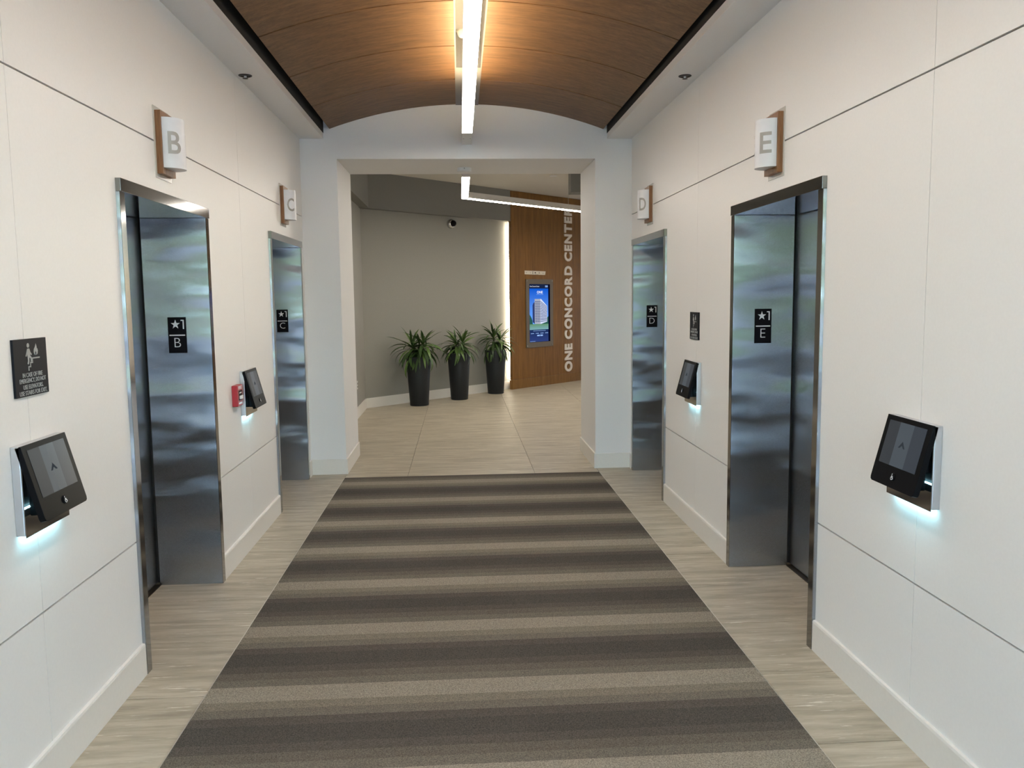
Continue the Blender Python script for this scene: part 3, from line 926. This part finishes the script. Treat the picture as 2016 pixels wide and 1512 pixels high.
# tower: left shade side, front, right side, with floor stripes
tw_d, tw_f, tw_s = scr('tower_shade', srgb(48, 62, 110)), scr('tower_front', srgb(165, 170, 185)), scr('tower_side', srgb(205, 215, 240))
glass_d = scr('tower_glass', srgb(58, 72, 120))
MB().prism([(-0.215, -0.16), (-0.155, -0.19), (-0.155, 0.205), (-0.190, 0.19), (-0.215, 0.15)], 0.0223, 0.0227).build('tower_shade', tw_d, disp)
MB().prism([(-0.155, -0.19), (0.010, -0.20), (0.010, 0.262), (-0.155, 0.262)], 0.0223, 0.0227).build('tower_front', tw_f, disp)
MB().prism([(0.010, -0.20), (0.205, -0.16), (0.205, 0.130), (0.03, 0.262), (0.010, 0.262)], 0.0223, 0.0227).build('tower_side', tw_s, disp)
mb = MB()
for i in range(13):
    z = 0.215 - i * 0.0305
    for x0, x1 in ((-0.140, -0.095), (-0.082, -0.040), (-0.028, 0.003)):
        mb.box(x0, x1, z - 0.008, z + 0.006, 0.0228, 0.0231)
    f = (0.215 - z) / 0.40
    yr = 0.118 - i * 0.0215
    mb.prism([(0.016, z - 0.008), (0.200, yr - 0.006), (0.200, yr + 0.004), (0.016, z + 0.006)], 0.0228, 0.0231)
mb.build('tower_windows', glass_d, disp)
txt = scr('screen_text', srgb(235, 240, 255))
txt2 = scr('screen_text_soft', srgb(150, 185, 240))
def words(mat, body, cx, cy, w, h, bold=0.0):
    mb = MB(); add_text(mb, body, cx, cy, w, h, 0.0226, 0.0230, bold=bold)
    mb.build('screen_lettering', mat, disp)
words(txt, 'ONE', -0.005, 0.385, 0.165, 0.046, 0.02)
words(txt, 'One Concord Center', -0.150, 0.492, 0.27, 0.022)
for y in (0.500, 0.482):
    MB().box(0.150, 0.228, y - 0.006, y + 0.006, 0.0226, 0.0230).build('menu_line', txt2, disp)
words(txt2, 'CONCORD CENTER', -0.005, 0.343, 0.20, 0.013)
for x in (-0.24, -0.10, 0.035, 0.17):
    MB().box(x, x + 0.06, -0.372, -0.362, 0.0226, 0.0230).build('menu_line', txt2, disp)
    MB().prism(disc(x - 0.018, -0.367, 0.009, 10), 0.0226, 0.0230).build('menu_icon', txt2, disp)
MB().box(-0.20, 0.16, -0.325, -0.319, 0.0226, 0.0230).build('menu_line', txt2, disp)
for x in (-0.09, 0.0):
    MB().box(x, x + 0.075, -0.42, -0.395, 0.0226, 0.0230).build('menu_button', txt2, disp)
MB().box(a0 + 0.01, a0 + 0.16, -0.515, -0.509, 0.0226, 0.0230).build('menu_line', txt2, disp)

root = thing('paper_strip', 'cream strip of paper with small dark marks above the directory screen', 'paper', on_wood(11.786, 2.086, WN - 0.004))
MB().prism([(-0.297, -0.031), (0.285, -0.036), (0.300, 0.030), (-0.298, 0.036)], 0.0005, 0.003).build('sheet', M['paper'], root)
for x, y, w, h in ((-0.07, 0.012, 0.022, 0.012), (-0.07, -0.012, 0.022, 0.012), (0.00, 0.0, 0.036, 0.018), (0.115, 0.0, 0.012, 0.026), (0.225, -0.008, 0.012, 0.014), (-0.25, 0.0, 0.008, 0.022), (-0.14, 0.0, 0.008, 0.014), (0.02, -0.028, 0.012, 0.008), (0.07, -0.029, 0.014, 0.006)):
    MB().box(x - w / 2, x + w / 2, y - h / 2, y + h / 2, 0.0031, 0.0036).build('mark', M['black'], root)

# vertical building name, reading upwards
root = thing('building_name_sign', 'raised pale letters reading ONE CONCORD CENTER up the wooden wall', 'sign', on_wood(12.757, 0.205, WN - 0.004))
LEN = 3.13
body = 'ONE CONCORD CENTER'
adv, cur = [], 0.0
widths = {}
for ch in set(body.replace(' ', '')):
    vs, fs = text_geo(ch, 0.042)
    xs = [v[0] for v in vs]
    widths[ch] = max(xs) - min(xs)
gap, sp_w = 0.10, 0.36
for ch in body:
    if ch == ' ':
        cur += sp_w - gap
    else:
        adv.append((ch, cur, widths[ch])); cur += widths[ch] + gap
tot = cur - gap
k = LEN / tot
for ch, p, w in adv:
    mb = MB()
    add_text(mb, ch, (p + w / 2) * k, 0.0, w * k, 0.232, 0.001, 0.020, bold=0.042, place=lambda a, b_, c: (-b_, a, c))
    mb.build('letter', M['letter_sign'], root)

# ------------------------------------------------------------------ security camera, outlet
root = thing('security_camera', 'small round security camera high on the grey lobby wall', 'camera', on_wood(9.75, 2.856, GN))
MB().lathe([(0.075, 0.0), (0.078, 0.03), (0.070, 0.05), (0.055, 0.062)], 28).build('mount', M['chrome'], root, smooth=True)
MB().lathe([(0.052, 0.062), (0.050, 0.085), (0.038, 0.108), (0.020, 0.120), (0.001, 0.123)], 24, lambda a, b_, c: (a + 0.004, b_ + 0.006, c)).build('dome', M['black'], root, smooth=True)
root = thing('wall_outlet', 'small outlet plate low on the narrow grey wall', 'outlet', frame((-1.45, 11.64, 0.455), (0, 1, 0), (1, 0, 0)))
MB().box(-0.036, 0.036, -0.058, 0.058, 0.0, 0.006).build('cover_plate', M['whiteplastic'], root, bevel=0.002)
for c in (-0.022, 0.022):
    MB().box(-0.012, 0.012, c - 0.012, c + 0.012, 0.0061, 0.0085).build('socket', M['black'], root)

# ------------------------------------------------------------------ planters
def leaf_mesh(L, W, droop, seed):
    rnd = random.Random(seed)
    n = 7
    vs, fs = [], []
    tw = rnd.uniform(-0.5, 0.5)
    x = z = 0.0
    for i in range(n + 1):
        t = i / n
        ang = -droop * t ** 1.3
        if i:
            x += L / n * math.cos(ang)
            z += L / n * math.sin(ang)
        w = W * (0.35 + 1.6 * t) * (1 - t) ** 0.75 * 1.25 if t < 1 else 0.0
        w = max(w, 0.0015)
        fold = w * 0.35
        a = tw * t
        vs += [(x, -w * math.cos(a), z + fold - w * math.sin(a)), (x, 0, z), (x, w * math.cos(a), z + fold + w * math.sin(a))]
    for i in range(n):
        a = i * 3
        fs += [(a, a + 1, a + 4, a + 3), (a + 1, a + 2, a + 5, a + 4)]
    me = bpy.data.meshes.new('leaf')
    me.from_pydata(vs, [], fs)
    for p in me.polygons: p.use_smooth = True
    me.materials.append(M['leaf'])
    return me
LEAVES = {k: [leaf_mesh(0.38 + 0.05 * (j % 3), 0.026 + 0.004 * (j % 2), d * (0.85 + 0.12 * j), 100 * i + j) for j in range(4)]
          for i, (k, d) in enumerate((('up', 0.5), ('mid', 1.25), ('low', 1.7)))}
def planter(x, y, h, rb, rt, seed, stems, label):
    rnd = random.Random(seed)
    root = thing('potted_plant', label, 'plant', Matrix.Translation((x, y, 0)), 'planters against the grey lobby wall')
    MB().lathe([(rb - 0.006, 0.0), (rb, 0.008), (rt, h - 0.006), (rt - 0.004, h), (rt - 0.020, h), (rt - 0.024, h - 0.05)], 40).build('pot', M['pot'], root, smooth=True)
    MB().lathe([(0.01, h - 0.05), (rt - 0.026, h - 0.05), (rt - 0.026, h - 0.038), (0.01, h - 0.030)], 24).build('soil', M['soil'], root)
    for (sx, sy, sh, nl, sc) in stems:
        lean = Vector((sx * 0.9, sy * 0.9, 0))
        b0 = Vector((sx * 0.5, sy * 0.5, h - 0.045))
        tp = Vector((sx, sy, h + sh))
        MB().tube(b0, tp, 0.009, 8).build('stem', M['stem'], root)
        ph = rnd.uniform(0, 6.28)
        for i in range(nl):
            t = i / (nl - 1)
            kind = 'up' if t > 0.78 else ('mid' if t > 0.38 else 'low')
            pitch = math.radians(-12 + 30 * t + 52 * max(0, (t - 0.45) / 0.55) ** 1.4 + rnd.uniform(-9, 9))
            az = ph + i * 2.399 + rnd.uniform(-0.25, 0.25)
            p = b0.lerp(tp, 0.35 + 0.65 * t)
            me = LEAVES[kind][rnd.randrange(4)]
            s = sc * rnd.uniform(0.8, 1.1) * (0.80 if t > 0.85 else 1.0)
            for attempt in range(14):
                ml = Matrix.Translation(p) @ Matrix.Rotation(az, 4, 'Z') @ Matrix.Rotation(-pitch, 4, 'Y') @ Matrix.Rotation(rnd.uniform(-0.35, 0.35), 4, 'X') @ Matrix.Scale(s, 4)
                ws = [ml @ v.co for v in me.vertices]
                if all(((w.x + x) - (w.y + y)) / S2 > (GN + 0.03 if (w.x + w.y + x + y) / S2 < 11.0 else WN + 0.03) for w in ws): break
                az += 0.45
            o = link('leaf', me, root)
            o.matrix_local = ml
planter(-0.655, 12.87, 0.755, 0.144, 0.190, 3, [(-0.09, -0.03, 0.17, 42, 0.98), (0.09, -0.05, 0.21, 44, 0.98), (0.02, 0.08, 0.15, 24, 0.9)],
        'charcoal pot with a drooping green plant, nearest and leftmost of the three')
planter(-0.035, 13.535, 0.760, 0.139, 0.186, 8, [(-0.04, -0.04, 0.16, 46, 0.88), (0.07, 0.00, 0.17, 42, 0.88)],
        'charcoal pot with a compact green plant, middle of the three')
planter(0.590, 14.29, 0.750, 0.138, 0.182, 15, [(-0.03, -0.03, 0.25, 50, 0.90), (0.09, 0.00, 0.19, 40, 0.86)],
        'charcoal pot with a spiky green plant beside the wooden wall')

# ------------------------------------------------------------------ behind the camera: daylit entrance that the steel reflects
GY = -7.0
mb = MB()
mb.box(-6.2, -6.0, GY, Y0, 0, 4.0)
mb.box(8.0, 8.2, GY, Y0, 0, 4.0)
mb.box(-6.2, XL - CB, Y0 - 0.2, Y0, 0, 4.0)
mb.box(XR + CB, 8.2, Y0 - 0.2, Y0, 0, 4.0)
mb.box(-6.2, 8.2, GY - 0.3, GY, 3.3, 4.0)
struct(mb.build('wall_entrance', M['white']), 'white entrance hall walls behind the viewer')
struct(MB().box(-6.2, 8.2, GY - 0.3, Y0, 3.9, 4.0).build('ceiling_entrance', M['white']), 'white entrance hall ceiling behind the viewer')
struct(MB().box(-7, 9, Y0, 21, 3.95, 4.05).build('roof', M['groove']), 'unseen roof slab added to keep sun out of the corridor')  # added above the ceilings to stop sunlight leaking in
win = struct(link('window_1', None), 'glazed entrance front behind the viewer')
for i in range(8):
    x0 = -6.0 + i * 1.75
    MB().box(x0 + 0.03, x0 + 1.72, GY - 0.02, GY - 0.01, 0.06, 3.3).build('pane', M['glass'], win)
    MB().box(x0 - 0.03, x0 + 0.03, GY - 0.08, GY, 0.0, 3.3).build('mullion', M['mullion'], win)
MB().box(-6, 8, GY - 0.08, GY, 2.25, 2.31).build('mullion', M['mullion'], win)
struct(MB().box(-60, 60, -70, GY - 0.3, -0.2, -0.02).build('ground_outside', M['pavement']), 'paving outside the entrance')
mb = MB()
rnd = random.Random(4)
for i in range(120):
    x, y, z, r = rnd.uniform(-45, 45), rnd.uniform(-40, -31), rnd.uniform(0.8, 4.6), rnd.uniform(1.2, 2.4)
    mb.lathe([(0.05, z - r), (r * 0.7, z - r * 0.7), (r, z), (r * 0.7, z + r * 0.7), (0.05, z + r)], 10, lambda a, b_, c, x=x, y=y: (a + x, b_ + y, c))
tr = mb.build('tree_line', M['foliage_far'], smooth=True)
tag(tr, 'line of green trees outside, mirrored in the steel lift jambs', 'trees', kind='stuff')
